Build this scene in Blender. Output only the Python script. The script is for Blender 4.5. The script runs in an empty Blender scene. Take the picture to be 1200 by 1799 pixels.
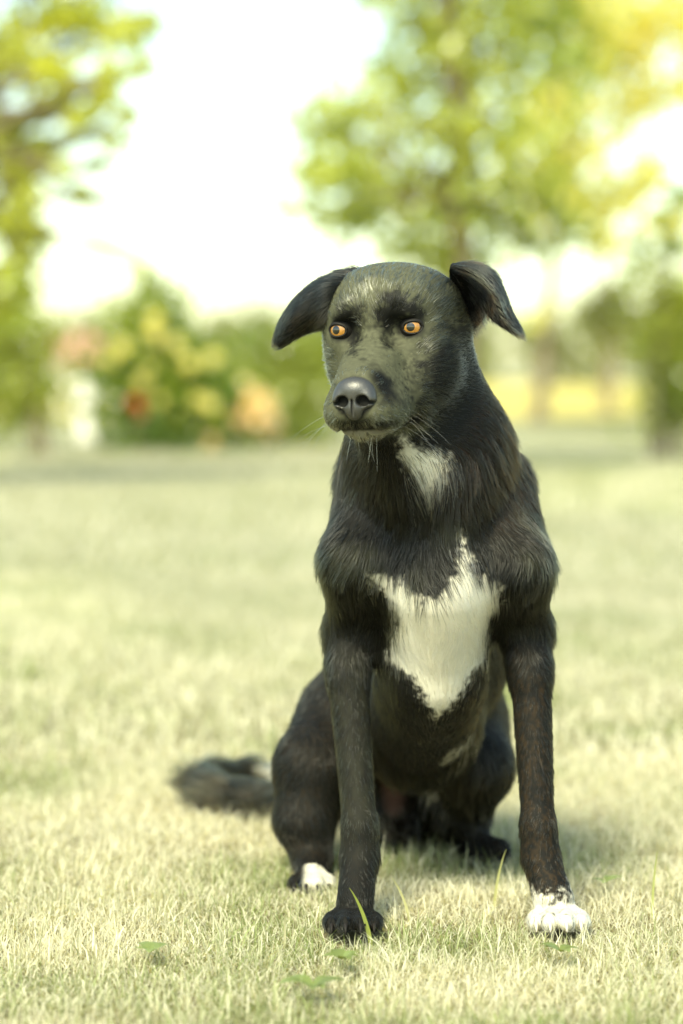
import bpy, math, random
import numpy as np
from mathutils import Vector, Matrix, kdtree

rng = np.random.default_rng(7)
random.seed(7)
R = math.radians
scene = bpy.context.scene
col = scene.collection

# ------------------------------------------------------------------ camera
D0, FPX, HOR, CAMH = 2.5, 4247.0, 660.0, 0.577      # distance to the paws, focal length in photo px, horizon row, eye height
PITCH = math.atan((899.5 - HOR) / FPX)
cam_d = bpy.data.cameras.new('camera')
cam_d.sensor_fit = 'VERTICAL'; cam_d.sensor_height = 36.0; cam_d.sensor_width = 24.0; cam_d.lens = 85.0
cam_d.clip_start = 0.05; cam_d.clip_end = 3000
cam = bpy.data.objects.new('camera', cam_d); col.objects.link(cam)
cam.location = (0, -D0, CAMH); cam.rotation_euler = (R(90) - PITCH, 0, 0)
cam_d.dof.use_dof = True; cam_d.dof.focus_distance = 2.46; cam_d.dof.aperture_fstop = 2.6; cam_d.dof.aperture_blades = 0
scene.camera = cam

# ------------------------------------------------------------------ sky, sun, exposure
SUN_EL, SUN_AZ = R(50), R(-158)        # azimuth from +Y (away from the camera) towards +X: behind the dog, to the left
world = bpy.data.worlds.new('World'); scene.world = world; world.use_nodes = True
wn = world.node_tree.nodes; wl = world.node_tree.links
sky = wn.new('ShaderNodeTexSky'); sky.sky_type = 'NISHITA'; sky.sun_disc = False
sky.sun_elevation = SUN_EL; sky.sun_rotation = SUN_AZ
sky.air_density = 1.0; sky.dust_density = 1.0; sky.ozone_density = 0.6
wl.new(sky.outputs[0], wn['Background'].inputs[0]); wn['Background'].inputs[1].default_value = 0.072
sun_d = bpy.data.lights.new('sun', 'SUN'); sun_d.energy = 1.5; sun_d.angle = R(18); sun_d.color = (1.0, 0.95, 0.84)
sun = bpy.data.objects.new('sun', sun_d); col.objects.link(sun)
sdir = Vector((math.sin(SUN_AZ) * math.cos(SUN_EL), math.cos(SUN_AZ) * math.cos(SUN_EL), math.sin(SUN_EL)))
sun.rotation_euler = sdir.to_track_quat('Z', 'Y').to_euler()
scene.view_settings.view_transform = 'Standard'; scene.view_settings.look = 'None'
scene.view_settings.exposure = 2.35; scene.view_settings.use_white_balance = True
scene.view_settings.white_balance_temperature = 7900; scene.view_settings.white_balance_tint = -6; scene.view_settings.gamma = 1.0
scene.cycles.max_bounces = 10; scene.cycles.transparent_max_bounces = 8
scene.cycles.use_denoising = True

# ------------------------------------------------------------------ helpers
CP, SP = math.cos(PITCH), math.sin(PITCH)
def P(px, py, y):
    """photo column, photo row, distance behind the paws -> metres"""
    u = (px - 600.0) / FPX; v = (899.5 - py) / FPX
    dy = CP + v * SP; dz = -SP + v * CP
    t = (y + D0) / dy
    return np.array((u * t, y, CAMH + dz * t))
def S(r, y): return r * (D0 + y) / FPX

def tag(o, label=None, cat=None, group=None, kind=None):
    if label: o['label'] = label
    if cat: o['category'] = cat
    if group: o['group'] = group
    if kind: o['kind'] = kind
    return o
def link(o, parent=None):
    col.objects.link(o)
    if parent is not None: o.parent = parent
    return o
def empty(name, loc=(0, 0, 0)):
    o = bpy.data.objects.new(name, None); o.location = loc; o.empty_display_size = 0.1
    return link(o)
def mesh_np(name, V, quads=None, tris=None, mat=None, parent=None, smooth=True, attrs=None):
    """mesh object from numpy arrays; attrs: {name: (N,3) point colours}"""
    me = bpy.data.meshes.new(name)
    V = np.asarray(V, np.float32)
    loops = []; tot = []
    if quads is not None and len(quads): loops.append(np.asarray(quads).reshape(-1)); tot.append(np.full(len(quads), 4))
    if tris is not None and len(tris): loops.append(np.asarray(tris).reshape(-1)); tot.append(np.full(len(tris), 3))
    loops = np.concatenate(loops).astype(np.int32); tot = np.concatenate(tot).astype(np.int32)
    me.vertices.add(len(V)); me.vertices.foreach_set('co', V.reshape(-1))
    me.loops.add(len(loops)); me.loops.foreach_set('vertex_index', loops)
    me.polygons.add(len(tot)); me.polygons.foreach_set('loop_start', np.concatenate(([0], np.cumsum(tot)[:-1])).astype(np.int32))
    me.polygons.foreach_set('loop_total', tot)
    me.polygons.foreach_set('use_smooth', np.full(len(tot), smooth))
    me.update(calc_edges=True); me.validate()
    for k, c in (attrs or {}).items():
        a = me.attributes.new(k, 'FLOAT_COLOR', 'POINT')
        a.data.foreach_set('color', np.concatenate((c, np.ones((len(c), 1))), 1).astype(np.float32).reshape(-1))
    o = bpy.data.objects.new(name, me)
    if mat is not None: me.materials.append(mat)
    return link(o, parent)

class Mat:
    def __init__(s, name):
        s.m = bpy.data.materials.new(name); s.m.use_nodes = True
        s.n = s.m.node_tree.nodes; s.l = s.m.node_tree.links; s.b = s.n.get('Principled BSDF'); s.out = s.n.get('Material Output')
    def node(s, t, **k):
        n = s.n.new(t)
        for a, b in k.items():
            if a in n.inputs.keys(): n.inputs[a].default_value = b
            else: setattr(n, a, b)
        return n
    def set(s, **k):
        for a, b in k.items(): s.b.inputs[a.replace('_', ' ')].default_value = b
        return s
def simple(name, c, rough=0.7, var=0.15, scale=8.0, bump=0.0, spec=0.4):
    """principled with noise-varied colour"""
    M = Mat(name); M.set(Roughness=rough); M.b.inputs['Specular IOR Level'].default_value = spec
    tc = M.node('ShaderNodeTexCoord'); nz = M.node('ShaderNodeTexNoise', Scale=scale, Detail=5.0)
    M.l.new(tc.outputs['Object'], nz.inputs['Vector'])
    r = M.node('ShaderNodeValToRGB')
    r.color_ramp.elements[0].position = 0.3; r.color_ramp.elements[1].position = 0.7
    r.color_ramp.elements[0].color = (*[x * (1 - var) for x in c], 1); r.color_ramp.elements[1].color = (*[min(1, x * (1 + var)) for x in c], 1)
    M.l.new(nz.outputs['Fac'], r.inputs[0]); M.l.new(r.outputs[0], M.b.inputs['Base Color'])
    if bump:
        b = M.node('ShaderNodeBump', Strength=bump, Distance=0.01); M.l.new(nz.outputs['Fac'], b.inputs['Height']); M.l.new(b.outputs[0], M.b.inputs['Normal'])
    return M.m
def leafy(name, attr='tint', trans=0.45, rough=0.4, spec=0.5):
    """thin foliage: colour from the leaf, light comes through"""
    M = Mat(name); a = M.node('ShaderNodeAttribute', attribute_name=attr)
    M.set(Roughness=rough); M.b.inputs['Specular IOR Level'].default_value = spec
    M.l.new(a.outputs['Color'], M.b.inputs['Base Color'])
    t = M.node('ShaderNodeBsdfTranslucent'); mx = M.node('ShaderNodeMixShader', Fac=trans)
    g = M.node('ShaderNodeMix', data_type='RGBA', blend_type='MULTIPLY')
    g.inputs[0].default_value = 1.0; g.inputs[7].default_value = (1.5, 1.35, 0.7, 1)
    M.l.new(a.outputs['Color'], g.inputs[6]); M.l.new(g.outputs[2], t.inputs['Color'])
    M.l.new(M.b.outputs[0], mx.inputs[1]); M.l.new(t.outputs[0], mx.inputs[2]); M.l.new(mx.outputs[0], M.out.inputs['Surface'])
    return M.m

def vnoise(p, scale, seed=0):
    """cheap smooth 3-D value noise in 0..1 for numpy points"""
    q = p * scale + seed * 17.31
    i = np.floor(q).astype(np.int64); f = q - i; f = f * f * (3 - 2 * f)
    def h(a, b, c):
        n = (a * 73856093) ^ (b * 19349663) ^ (c * 83492791) ^ (seed * 2654435)
        n = (n ^ (n >> 13)) * 1274126177
        return ((n ^ (n >> 16)) & 0xffff) / 65535.0
    r = 0
    for dx in (0, 1):
        for dy in (0, 1):
            for dz in (0, 1):
                w = (f[:, 0] if dx else 1 - f[:, 0]) * (f[:, 1] if dy else 1 - f[:, 1]) * (f[:, 2] if dz else 1 - f[:, 2])
                r = r + w * h(i[:, 0] + dx, i[:, 1] + dy, i[:, 2] + dz)
    return r
def nrm(a): return a / np.maximum(np.linalg.norm(a, axis=-1, keepdims=True), 1e-9)
def smooth01(x, a, b):
    t = np.clip((x - a) / (b - a), 0, 1); return t * t * (3 - 2 * t)

# ------------------------------------------------------------------ ground: one sheet to the horizon
def ground():
    M = Mat('lawn_soil_and_turf'); M.set(Roughness=0.95); M.b.inputs['Specular IOR Level'].default_value = 0.1
    tc = M.node('ShaderNodeTexCoord'); mp = M.node('ShaderNodeMapping'); mp.inputs['Scale'].default_value = (1, 0.55, 1)
    M.l.new(tc.outputs['Object'], mp.inputs['Vector'])
    n1 = M.node('ShaderNodeTexNoise', Scale=0.55, Detail=6.0, Roughness=0.6); n2 = M.node('ShaderNodeTexNoise', Scale=14.0, Detail=6.0, Roughness=0.7)
    M.l.new(mp.outputs[0], n1.inputs['Vector']); M.l.new(tc.outputs['Object'], n2.inputs['Vector'])
    r1 = M.node('ShaderNodeValToRGB'); e = r1.color_ramp.elements
    e[0].position = 0.32; e[0].color = (0.21, 0.215, 0.10, 1); e[1].position = 0.66; e[1].color = (0.37, 0.36, 0.28, 1)
    k = r1.color_ramp.elements.new(0.5); k.color = (0.29, 0.295, 0.19, 1)
    r2 = M.node('ShaderNodeValToRGB'); e = r2.color_ramp.elements
    e[0].position = 0.3; e[0].color = (0.62, 0.62, 0.58, 1); e[1].position = 0.7; e[1].color = (1.25, 1.22, 1.15, 1)
    M.l.new(n1.outputs['Fac'], r1.inputs[0]); M.l.new(n2.outputs['Fac'], r2.inputs[0])
    mx = M.node('ShaderNodeMix', data_type='RGBA', blend_type='MULTIPLY'); mx.inputs[0].default_value = 1
    M.l.new(r1.outputs[0], mx.inputs[6]); M.l.new(r2.outputs[0], mx.inputs[7])
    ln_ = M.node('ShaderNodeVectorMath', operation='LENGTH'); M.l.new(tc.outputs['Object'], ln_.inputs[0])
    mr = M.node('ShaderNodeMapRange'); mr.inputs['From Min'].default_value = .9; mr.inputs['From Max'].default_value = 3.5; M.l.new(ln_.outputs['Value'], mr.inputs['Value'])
    so = M.node('ShaderNodeMix', data_type='RGBA'); so.inputs[6].default_value = (.17, .15, .085, 1); M.l.new(mr.outputs[0], so.inputs[0]); M.l.new(mx.outputs[2], so.inputs[7])  # darker soil near the dog, also standing in for shade between the blades
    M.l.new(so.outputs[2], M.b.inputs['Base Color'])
    b = M.node('ShaderNodeBump', Strength=0.6, Distance=0.03); M.l.new(n2.outputs['Fac'], b.inputs['Height']); M.l.new(b.outputs[0], M.b.inputs['Normal'])
    xs = np.concatenate((-np.geomspace(1500, 3, 14), np.linspace(-2.5, 2.5, 41), np.geomspace(3, 1500, 14)))
    ys = np.concatenate((-np.geomspace(1500, 3.2, 8), np.linspace(-3, 6, 73), np.geomspace(6.5, 1500, 24)))
    X, Y = np.meshgrid(xs, ys, indexing='ij')
    pts = np.stack((X.ravel(), Y.ravel(), np.zeros(X.size)), 1)
    near = np.exp(-(pts[:, 0] ** 2 + pts[:, 1] ** 2) / 400)
    pts[:, 2] = ((vnoise(pts, 2.2, 3) - 0.5) * 0.02 - 0.008) * near
    nx, ny = X.shape; I = np.arange(nx * ny).reshape(nx, ny)
    q = np.stack((I[:-1, :-1], I[1:, :-1], I[1:, 1:], I[:-1, 1:]), -1).reshape(-1, 4)
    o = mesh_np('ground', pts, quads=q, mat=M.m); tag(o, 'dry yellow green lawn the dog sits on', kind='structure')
    # the sunlit hay meadow beyond the mown lawn
    mm = simple('hay_meadow', (0.50, 0.42, 0.13), 0.9, 0.18, 0.4, spec=0.1)
    E = [(-60, 34), (-8, 30), (2, 29), (30, 31), (160, 40), (160, 190), (-60, 190)]
    o = mesh_np('meadow', [(x, y, 0.02) for x, y in E], tris=[(0, 1, 6), (1, 2, 6), (2, 5, 6), (2, 3, 5), (3, 4, 5)], mat=mm); tag(o, 'pale yellow hay meadow beyond the lawn', kind='structure')
ground()

# ------------------------------------------------------------------ the dog: signed distance field -> one continuous body mesh
def cone(p, a, b, ra, rb):
    ba = b - a; l2 = ba @ ba
    t = np.clip((p - a) @ ba / l2, 0, 1)
    return np.linalg.norm(p - a - t[:, None] * ba, axis=1) - (ra + (rb - ra) * t)
def ell(p, c, r, M=None):
    q = p - c
    if M is not None: q = q @ M.T
    k0 = np.linalg.norm(q / r, axis=1); k1 = np.linalg.norm(q / (r * r), axis=1)
    return k0 * (k0 - 1) / np.maximum(k1, 1e-9)
def smin(a, b, k):
    h = np.clip(0.5 + 0.5 * (b - a) / k, 0, 1)
    return b + (a - b) * h - k * h * (1 - h)
def smax(a, b, k): return -smin(-a, -b, k)

# head frame: origin midway between the eyes, s = image right, f = forward, u = up (metres)
YAW, ROLL = R(16), R(-2.0)
HO = P(657, 577, -0.035)
fv = np.array((-math.sin(YAW), -math.cos(YAW), 0)); sv = np.array((math.cos(YAW), -math.sin(YAW), 0)); uv = np.array((0, 0, 1.0))
sv, uv = sv * math.cos(ROLL) - uv * math.sin(ROLL), uv * math.cos(ROLL) + sv * math.sin(ROLL)
HM = np.stack((sv, fv, uv))                     # world -> head rows
def Hd(s, f, u): return HO + (s * sv + f * fv + u * uv) / 1000.0

PR = []                                          # (function, blend)
def C(a, b, ra, rb, k=0.022):
    A, B = P(*a), P(*b); ra, rb = S(ra, a[2]), S(rb, b[2])
    PR.append((lambda p: cone(p, A, B, ra, rb), k))
def E(c, r, k=0.02):
    A = P(*c); rr = np.array([S(x, c[2]) for x in r]); PR.append((lambda p: ell(p, A, rr), k))
def HC(a, b, ra, rb, k=0.012):
    A, B = Hd(*a), Hd(*b); PR.append((lambda p: cone(p, A, B, ra / 1000, rb / 1000), k))
def HE(c, r, k=0.012):
    A = Hd(*c); rr = np.array(r) / 1000.0; PR.append((lambda p: ell(p, A, rr, HM), k))

# -- head
HE((0, -68, 5), (66, 78, 65))
HE((0, -42, 22), (50, 48, 38), 0.015)            # forehead
HE((31, -72, 22), (42, 56, 38), 0.02); HE((-28, -72, 19), (39, 56, 38), 0.02)
HE((25, -15, 18), (20, 19, 12), 0.012); HE((-25, -15, 18), (20, 19, 12), 0.012)
HC((50, -34, -12), (66, -78, 0), 9, 11, 0.014); HC((-46, -34, -12), (-60, -78, 0), 8, 10, 0.014)      # brow
HE((46, -42, -38), (33, 44, 44), 0.02); HE((-38, -52, -34), (26, 38, 40), 0.02)      # cheeks
HC((10, -10, -17), (9, 62, -57), 17, 14, 0.010); HC((-10, -10, -17), (-9, 62, -57), 17, 14, 0.010)   # bridge of the muzzle
HC((0, -10, -48), (0, 56, -76), 37, 29, 0.02)    # muzzle
HE((18, 54, -84), (21, 31, 20), 0.010); HE((-17, 54, -84), (20, 31, 20), 0.010)      # flews
HE((22, 20, -80), (19, 40, 22), 0.022); HE((-20, 20, -80), (17, 40, 22), 0.022)
HE((38, -16, -64), (20, 30, 28), 0.02)
HC((0, -30, -92), (0, 52, -99), 30, 14, 0.008)   # lower jaw
HE((0, 66, -64), (20, 14, 20), 0.01)
HE((36, -22, -12), (15, 17, 14), 0.012); HE((-36, -22, -12), (15, 17, 14), 0.012)
N_HEAD = len(PR)
# -- neck and trunk
C((720, 610, .06), (752, 800, .09), 108, 128, 0.03)
C((690, 720, .01), (755, 880, .060), 70, 100, 0.03)
C((752, 800, .10), (765, 930, .12), 138, 150, 0.03)
C((780, 880, .20), (735, 1150, .34), 120, 140, 0.04)
C((768, 1000, .075), (755, 1190, .13), 112, 92, 0.03)
C((770, 1045, .036), (770, 1195, .066), 84, 54, 0.03)
C((765, 1190, .10), (735, 1270, .26), 80, 108, 0.03)
C((735, 1150, .34), (705, 1310, .46), 150, 112, 0.04)
# -- fore limbs
for sc_top, sh, el in (((668, 850, .15), (622, 985, .055), (612, 1115, .11)), ((868, 860, .15), (912, 995, .055), (928, 1110, .11))):
    C(sc_top, sh, 62, 50, 0.045); C(sh, el, 47, 36, 0.034)
C((611, 1110, .105), (610, 1190, .082), 37, 34, 0.022)
C((610, 1170, .085), (633, 1460, .03), 35, 29, 0.012); C((633, 1450, .03), (632, 1505, .025), 29, 33, 0.012)
C((632, 1505, .025), (624, 1585, -.012), 31, 33, 0.012)
C((927, 1110, .105), (931, 1190, .082), 38, 36, 0.022)
C((932, 1170, .085), (946, 1460, .03), 36, 28, 0.012); C((946, 1450, .03), (950, 1505, .025), 29, 32, 0.012)
C((950, 1505, .025), (972, 1580, .0), 31, 36, 0.012)
PAWS = []
def paw(cx, base, y, toes, r, up=1.0):
    for tx, ty, ln in toes:
        C((cx + tx * .55, base - r * 1.9, y), (cx + tx, base - r * 1.25, y + ty), r * 1.0, r * .96, 0.004)
        C((cx + tx, base - r * 1.25, y + ty), (cx + tx * 1.06, base - r * .95, y + ty - ln), r * .96, r * .8, 0.003)
        PAWS.append((cx + tx * 1.06, base - r * .85, y + ty - ln, r))
paw(621, 1640, -.010, [(-36, -.022, .024), (-13, -.044, .026), (12, -.044, .026), (34, -.024, .022)], 17.5)
paw(980, 1638, -.005, [(-36, -.012, .02), (-13, -.034, .024), (14, -.038, .024), (38, -.022, .02)], 18)
# -- hind limbs
C((615, 1270, .38), (552, 1345, .30), 100, 66, 0.03); C((552, 1345, .30), (535, 1440, .28), 62, 50, 0.025)
C((535, 1440, .28), (548, 1505, .27), 48, 34, 0.02); C((548, 1505, .27), (548, 1540, .22), 32, 27, 0.015)
paw(548, 1567, .215, [(-28, -.012, .018), (-9, -.028, .02), (10, -.028, .02), (28, -.012, .018)], 14)
C((800, 1275, .40), (838, 1345, .32), 98, 62, 0.03); C((838, 1345, .32), (820, 1430, .36), 56, 42, 0.025)
C((820, 1430, .36), (835, 1480, .34), 36, 24, 0.015); C((835, 1482, .34), (880, 1492, .31), 22, 18, 0.012)
C((690, 1395, .45), (800, 1400, .43), 82, 70, 0.03); C((695, 1370, .42), (695, 1430, .38), 52, 40, 0.02)
# -- tail on the grass
TAIL = [(620, 1400, .52, 42), (540, 1415, .58, 36), (450, 1412, .63, 32), (380, 1392, .66, 27), (345, 1370, .70, 20), (372, 1352, .75, 15), (430, 1352, .79, 13), (470, 1358, .80, 10)]
for a, b in zip(TAIL[:-1], TAIL[1:]): C(a[:3], b[:3], a[3], b[3], 0.015)

def sdf(p):
    d = PR[0][0](p)
    for f, k in PR[1:]:
        d = smin(d, f(p), k)
    # carve: eye sockets, hollow before the eye, mouth line, nostril bed, arm pits
    q = (p - HO) @ HM.T * 1000.0
    hm = (q[:, 1] > -60) & (q[:, 1] < 120) & (np.abs(q[:, 0]) < 90) & (q[:, 2] > -140) & (q[:, 2] < 60)
    if hm.any():
        pp = p[hm]; dd = d[hm]
        for sg in (-1, 1):
            dd = smax(dd, -ell(pp, Hd(sg * 37, 4, 0), np.array((12.5, 15, 9.5)) / 1000, HM), 0.004)
            dd = smax(dd, -ell(pp, Hd(sg * 23, 8, -4), np.array((9, 11, 14)) / 1000, HM), 0.014)
            dd = smax(dd, -cone(pp, Hd(sg * 2, 92, -101), Hd(sg * 30, 40, -104), .0030, .0030), 0.004)
            dd = smax(dd, -cone(pp, Hd(sg * 30, 40, -104), Hd(sg * 42, -4, -92), .0030, .0034), 0.004)
        dd = smax(dd, -cone(pp, Hd(0, 15, 4), Hd(0, 8, 46), .004, .0035), 0.016)
        dd = smax(dd, -cone(pp, Hd(0, 92, -88), Hd(0, 88, -104), .0016, .0016), 0.004)
        d = d.copy(); d[hm] = dd
    return d
def sdf_c(p, n=200000):
    return np.concatenate([sdf(p[i:i + n]) for i in range(0, len(p), n)])
def grad(p, e=0.0008):
    g = np.stack([sdf_c(p + e * np.eye(3)[i]) - sdf_c(p - e * np.eye(3)[i]) for i in range(3)], 1)
    return g / (2 * e)

def surface_nets(V, o, h):
    s = V < 0
    c = np.zeros(tuple(n - 1 for n in V.shape), np.int8)
    for dx in (0, 1):
        for dy in (0, 1):
            for dz in (0, 1):
                c += s[dx:dx + c.shape[0], dy:dy + c.shape[1], dz:dz + c.shape[2]]
    act = (c > 0) & (c < 8)
    idx = np.argwhere(act)
    num = np.zeros((len(idx), 3)); cnt = np.zeros(len(idx))
    cor = [(a, b, d) for a in (0, 1) for b in (0, 1) for d in (0, 1)]
    for a in cor:
        for ax in range(3):
            if a[ax]: continue
            b = list(a); b[ax] = 1
            va = V[idx[:, 0] + a[0], idx[:, 1] + a[1], idx[:, 2] + a[2]]; vb = V[idx[:, 0] + b[0], idx[:, 1] + b[1], idx[:, 2] + b[2]]
            m = (va < 0) != (vb < 0)
            t = np.where(m, va / np.where(m, va - vb, 1), 0)
            pt = np.tile(np.array(a, float), (len(idx), 1)); pt[:, ax] += t
            num += pt * m[:, None]; cnt += m
    verts = o + (idx + num / cnt[:, None]) * h
    vid = np.full(c.shape, -1, np.int64); vid[act] = np.arange(len(idx))
    Q = []
    for ax in range(3):
        b, d = [(1, 2), (2, 0), (0, 1)][ax]
        sl0 = [slice(None)] * 3; sl1 = [slice(None)] * 3
        sl0[ax] = slice(0, -1); sl1[ax] = slice(1, None)
        e0 = s[tuple(sl0)]; e1 = s[tuple(sl1)]
        for flip, m in ((False, e0 & ~e1), (True, ~e0 & e1)):
            g = np.argwhere(m)
            g = g[(g[:, b] > 0) & (g[:, d] > 0) & (g[:, b] < c.shape[b]) & (g[:, d] < c.shape[d]) & (g[:, ax] < c.shape[ax])]
            def cell(ob, od):
                k = g.copy(); k[:, b] += ob; k[:, d] += od
                return vid[k[:, 0], k[:, 1], k[:, 2]]
            f = np.stack((cell(-1, -1), cell(0, -1), cell(0, 0), cell(-1, 0)), 1)
            if flip: f = f[:, ::-1]
            Q.append(f)
    Q = np.concatenate(Q); return verts, Q[(Q >= 0).all(1)]
def polygonise(fn, lo, hi, h):
    """two-level: coarse grid finds the shell, the fine grid is evaluated only there"""
    f = 4; H = h * f
    n = np.ceil((hi - lo) / H).astype(int) + 1
    gx = [lo[i] + np.arange(n[i]) * H + H / 2 - h / 2 for i in range(3)]
    G = np.stack(np.meshgrid(*gx, indexing='ij'), -1).reshape(-1, 3)
    dc = np.concatenate([fn(G[i:i + 200000]) for i in range(0, len(G), 200000)]).reshape(n)
    Vf = np.repeat(np.repeat(np.repeat(dc, f, 0), f, 1), f, 2)
    near = np.abs(Vf) < H * 1.6 + 0.004
    ii = np.argwhere(near); pts = lo + ii * h
    Vf[near] = np.concatenate([fn(pts[i:i + 200000]) for i in range(0, len(pts), 200000)])
    return surface_nets(Vf, lo, h)
def subdiv(V, Q):
    E_ = np.concatenate([Q[:, [i, (i + 1) % 4]] for i in range(4)]); E_s = np.sort(E_, 1)
    key = E_s[:, 0] * len(V) + E_s[:, 1]
    uq, inv = np.unique(key, return_inverse=True)
    ev = 0.5 * (V[uq // len(V)] + V[uq % len(V)]); fc = V[Q].mean(1)
    ei = inv.reshape(4, len(Q)).T + len(V); ci = np.arange(len(Q)) + len(V) + len(uq)
    VV = np.concatenate((V, ev, fc))
    QQ = np.concatenate([np.stack((Q[:, i], ei[:, i], ci, ei[:, (i + 3) % 4]), 1) for i in range(4)])
    return VV, QQ
def project(V, it=2):
    for _ in range(it):
        d = sdf_c(V); g = grad(V); gn = np.maximum((g * g).sum(1), .25)
        V = V - np.clip(d / gn, -.004, .004)[:, None] * g
    return V

bv, bq = polygonise(sdf, np.array((-.26, -.17, -.03)), np.array((.29, .90, .76)), 0.006)
bv, bq = subdiv(bv, bq); bv = project(bv, 2)
bn = nrm(grad(bv))

# ------------------------------------------------------------------ coat: colour, length and lie of the hair
def poly(pts, y): return np.array([P(a, b, y)[[0, 2]] for a, b in pts])
CHEST = poly([(808, 935), (830, 985), (822, 1012), (852, 1018), (884, 1036), (862, 1100), (862, 1165), (838, 1188), (806, 1236), (771, 1272), (746, 1232), (724, 1192), (682, 1172), (692, 1120), (704, 1090), (688, 1055), (646, 1012), (702, 1018), (735, 1050), (765, 1052), (796, 1020), (812, 988)], .0)
THROAT = poly([(704, 766), (735, 785), (775, 796), (796, 815), (788, 836), (770, 852), (754, 872), (738, 866), (722, 842), (712, 805)], -.03)
STREAK = poly([(845, 1282), (836, 1308), (808, 1328), (778, 1338), (790, 1312), (818, 1298)], .20)
FACE_BLACK = [poly(x, -.05) for x in (  # face areas kept black, without the painted grey sheen
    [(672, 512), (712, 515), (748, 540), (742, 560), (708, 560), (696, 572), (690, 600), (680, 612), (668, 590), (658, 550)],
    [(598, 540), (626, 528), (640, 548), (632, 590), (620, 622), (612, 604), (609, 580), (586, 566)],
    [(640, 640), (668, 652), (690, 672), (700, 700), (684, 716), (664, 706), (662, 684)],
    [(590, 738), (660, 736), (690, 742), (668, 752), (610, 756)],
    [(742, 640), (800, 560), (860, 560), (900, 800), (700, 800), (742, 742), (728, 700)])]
SHEATH = poly([(735, 1375), (765, 1362), (785, 1390), (776, 1425), (755, 1432), (735, 1410)], .33)
def pdist(q, pg):
    """signed distance to a polygon, negative inside"""
    d = np.full(len(q), 1e9); ins = np.zeros(len(q), bool)
    for a, b in zip(pg, np.roll(pg, -1, 0)):
        ba = b - a; t = np.clip((q - a) @ ba / (ba @ ba), 0, 1)
        d = np.minimum(d, np.linalg.norm(q - a - t[:, None] * ba, axis=1))
        c = ((a[1] > q[:, 1]) != (b[1] > q[:, 1])) & (q[:, 0] < (b[0] - a[0]) * (q[:, 1] - a[1]) / (b[1] - a[1] + 1e-12) + a[0])
        ins ^= c
    return np.where(ins, -d, d)
HC0 = Hd(0, -45, -20); NOSE = Hd(0, 92, -70)
PAWR = P(980, 1600, -.02); PAWH = P(556, 1552, .19)
tailp = np.array([P(*t[:3]) for t in TAIL])
def regions(p):
    q = (p - HO) @ HM.T * 1000
    head = 1 - smooth01(np.linalg.norm((p - HC0) * np.array((1, 1, 1.0)), axis=1), .105, .150)
    head = np.maximum(head, (q[:, 1] > -20) * (q[:, 2] > -125) * (np.abs(q[:, 0]) < 70) * 1.0)
    muz = smooth01(q[:, 1], -5, 40) * head
    td = np.min(np.stack([cone(p, a, b, 0, 0) for a, b in zip(tailp[:-1], tailp[1:])]), 0)
    tail = (1 - smooth01(td, .03, .05)) * (p[:, 1] > .5)
    legs = 1 - smooth01(p[:, 2], .23, .33)
    legs = legs * (p[:, 1] < .2)
    return q, head, muz, tail, legs
def white_amount(p, soft=0.0):
    xz = p[:, [0, 2]]; n = (vnoise(p, 160, 1) - .5) * .010 + (vnoise(p, 420, 5) - .5) * .010 + soft * rng.normal(0, .0045, len(p))
    w = np.zeros(len(p))
    w = np.maximum(w, (p[:, 1] < .14) * (1 - smooth01(pdist(xz, CHEST) + n, -.003, .004)))
    w = np.maximum(w, (p[:, 1] < .07) * (1 - smooth01(pdist(xz, THROAT) + n, -.006, .006)) * .9)
    w = np.maximum(w, (p[:, 1] > .08) * (p[:, 1] < .34) * (1 - smooth01(pdist(xz, STREAK) + n, -.004, .004)) * .5)
    w = np.maximum(w, (p[:, 1] > .24) * (p[:, 1] < .42) * (1 - smooth01(pdist(xz, SHEATH) + n, -.006, .004)) * .45)
    pr = (np.abs(p[:, 0] - PAWR[0]) < .06) & (p[:, 1] < .06)
    w = np.maximum(w, pr * (1 - smooth01(p[:, 2] + n * 2.2, .030, .044)))
    ph = (np.abs(p[:, 0] - PAWH[0]) < .03) & (p[:, 1] > .12) & (p[:, 1] < .215)
    w = np.maximum(w, ph * (1 - smooth01(p[:, 2] + n, .030, .036)) * smooth01(p[:, 0], PAWH[0] - .018, PAWH[0] - .008))
    w = np.maximum(w, (1 - smooth01(np.linalg.norm(p - tailp[-1], axis=1), .02, .035)))
    q = (p - HO) @ HM.T * 1000                   # pale lower lip
    w = np.maximum(w, .30 * (q[:, 1] > 25) * (np.abs(q[:, 0]) < 34) * smooth01(-q[:, 2], 101, 104) * (1 - smooth01(-q[:, 2], 110, 118)))
    return w
BLACK = np.array((.0040, .0040, .0030)); WHITE = np.array((.80, .77, .68)); BROWN = np.array((.042, .024, .009)); SKIN = np.array((.16, .088, .072)); GREY = np.array((.112, .114, .069))
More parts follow.
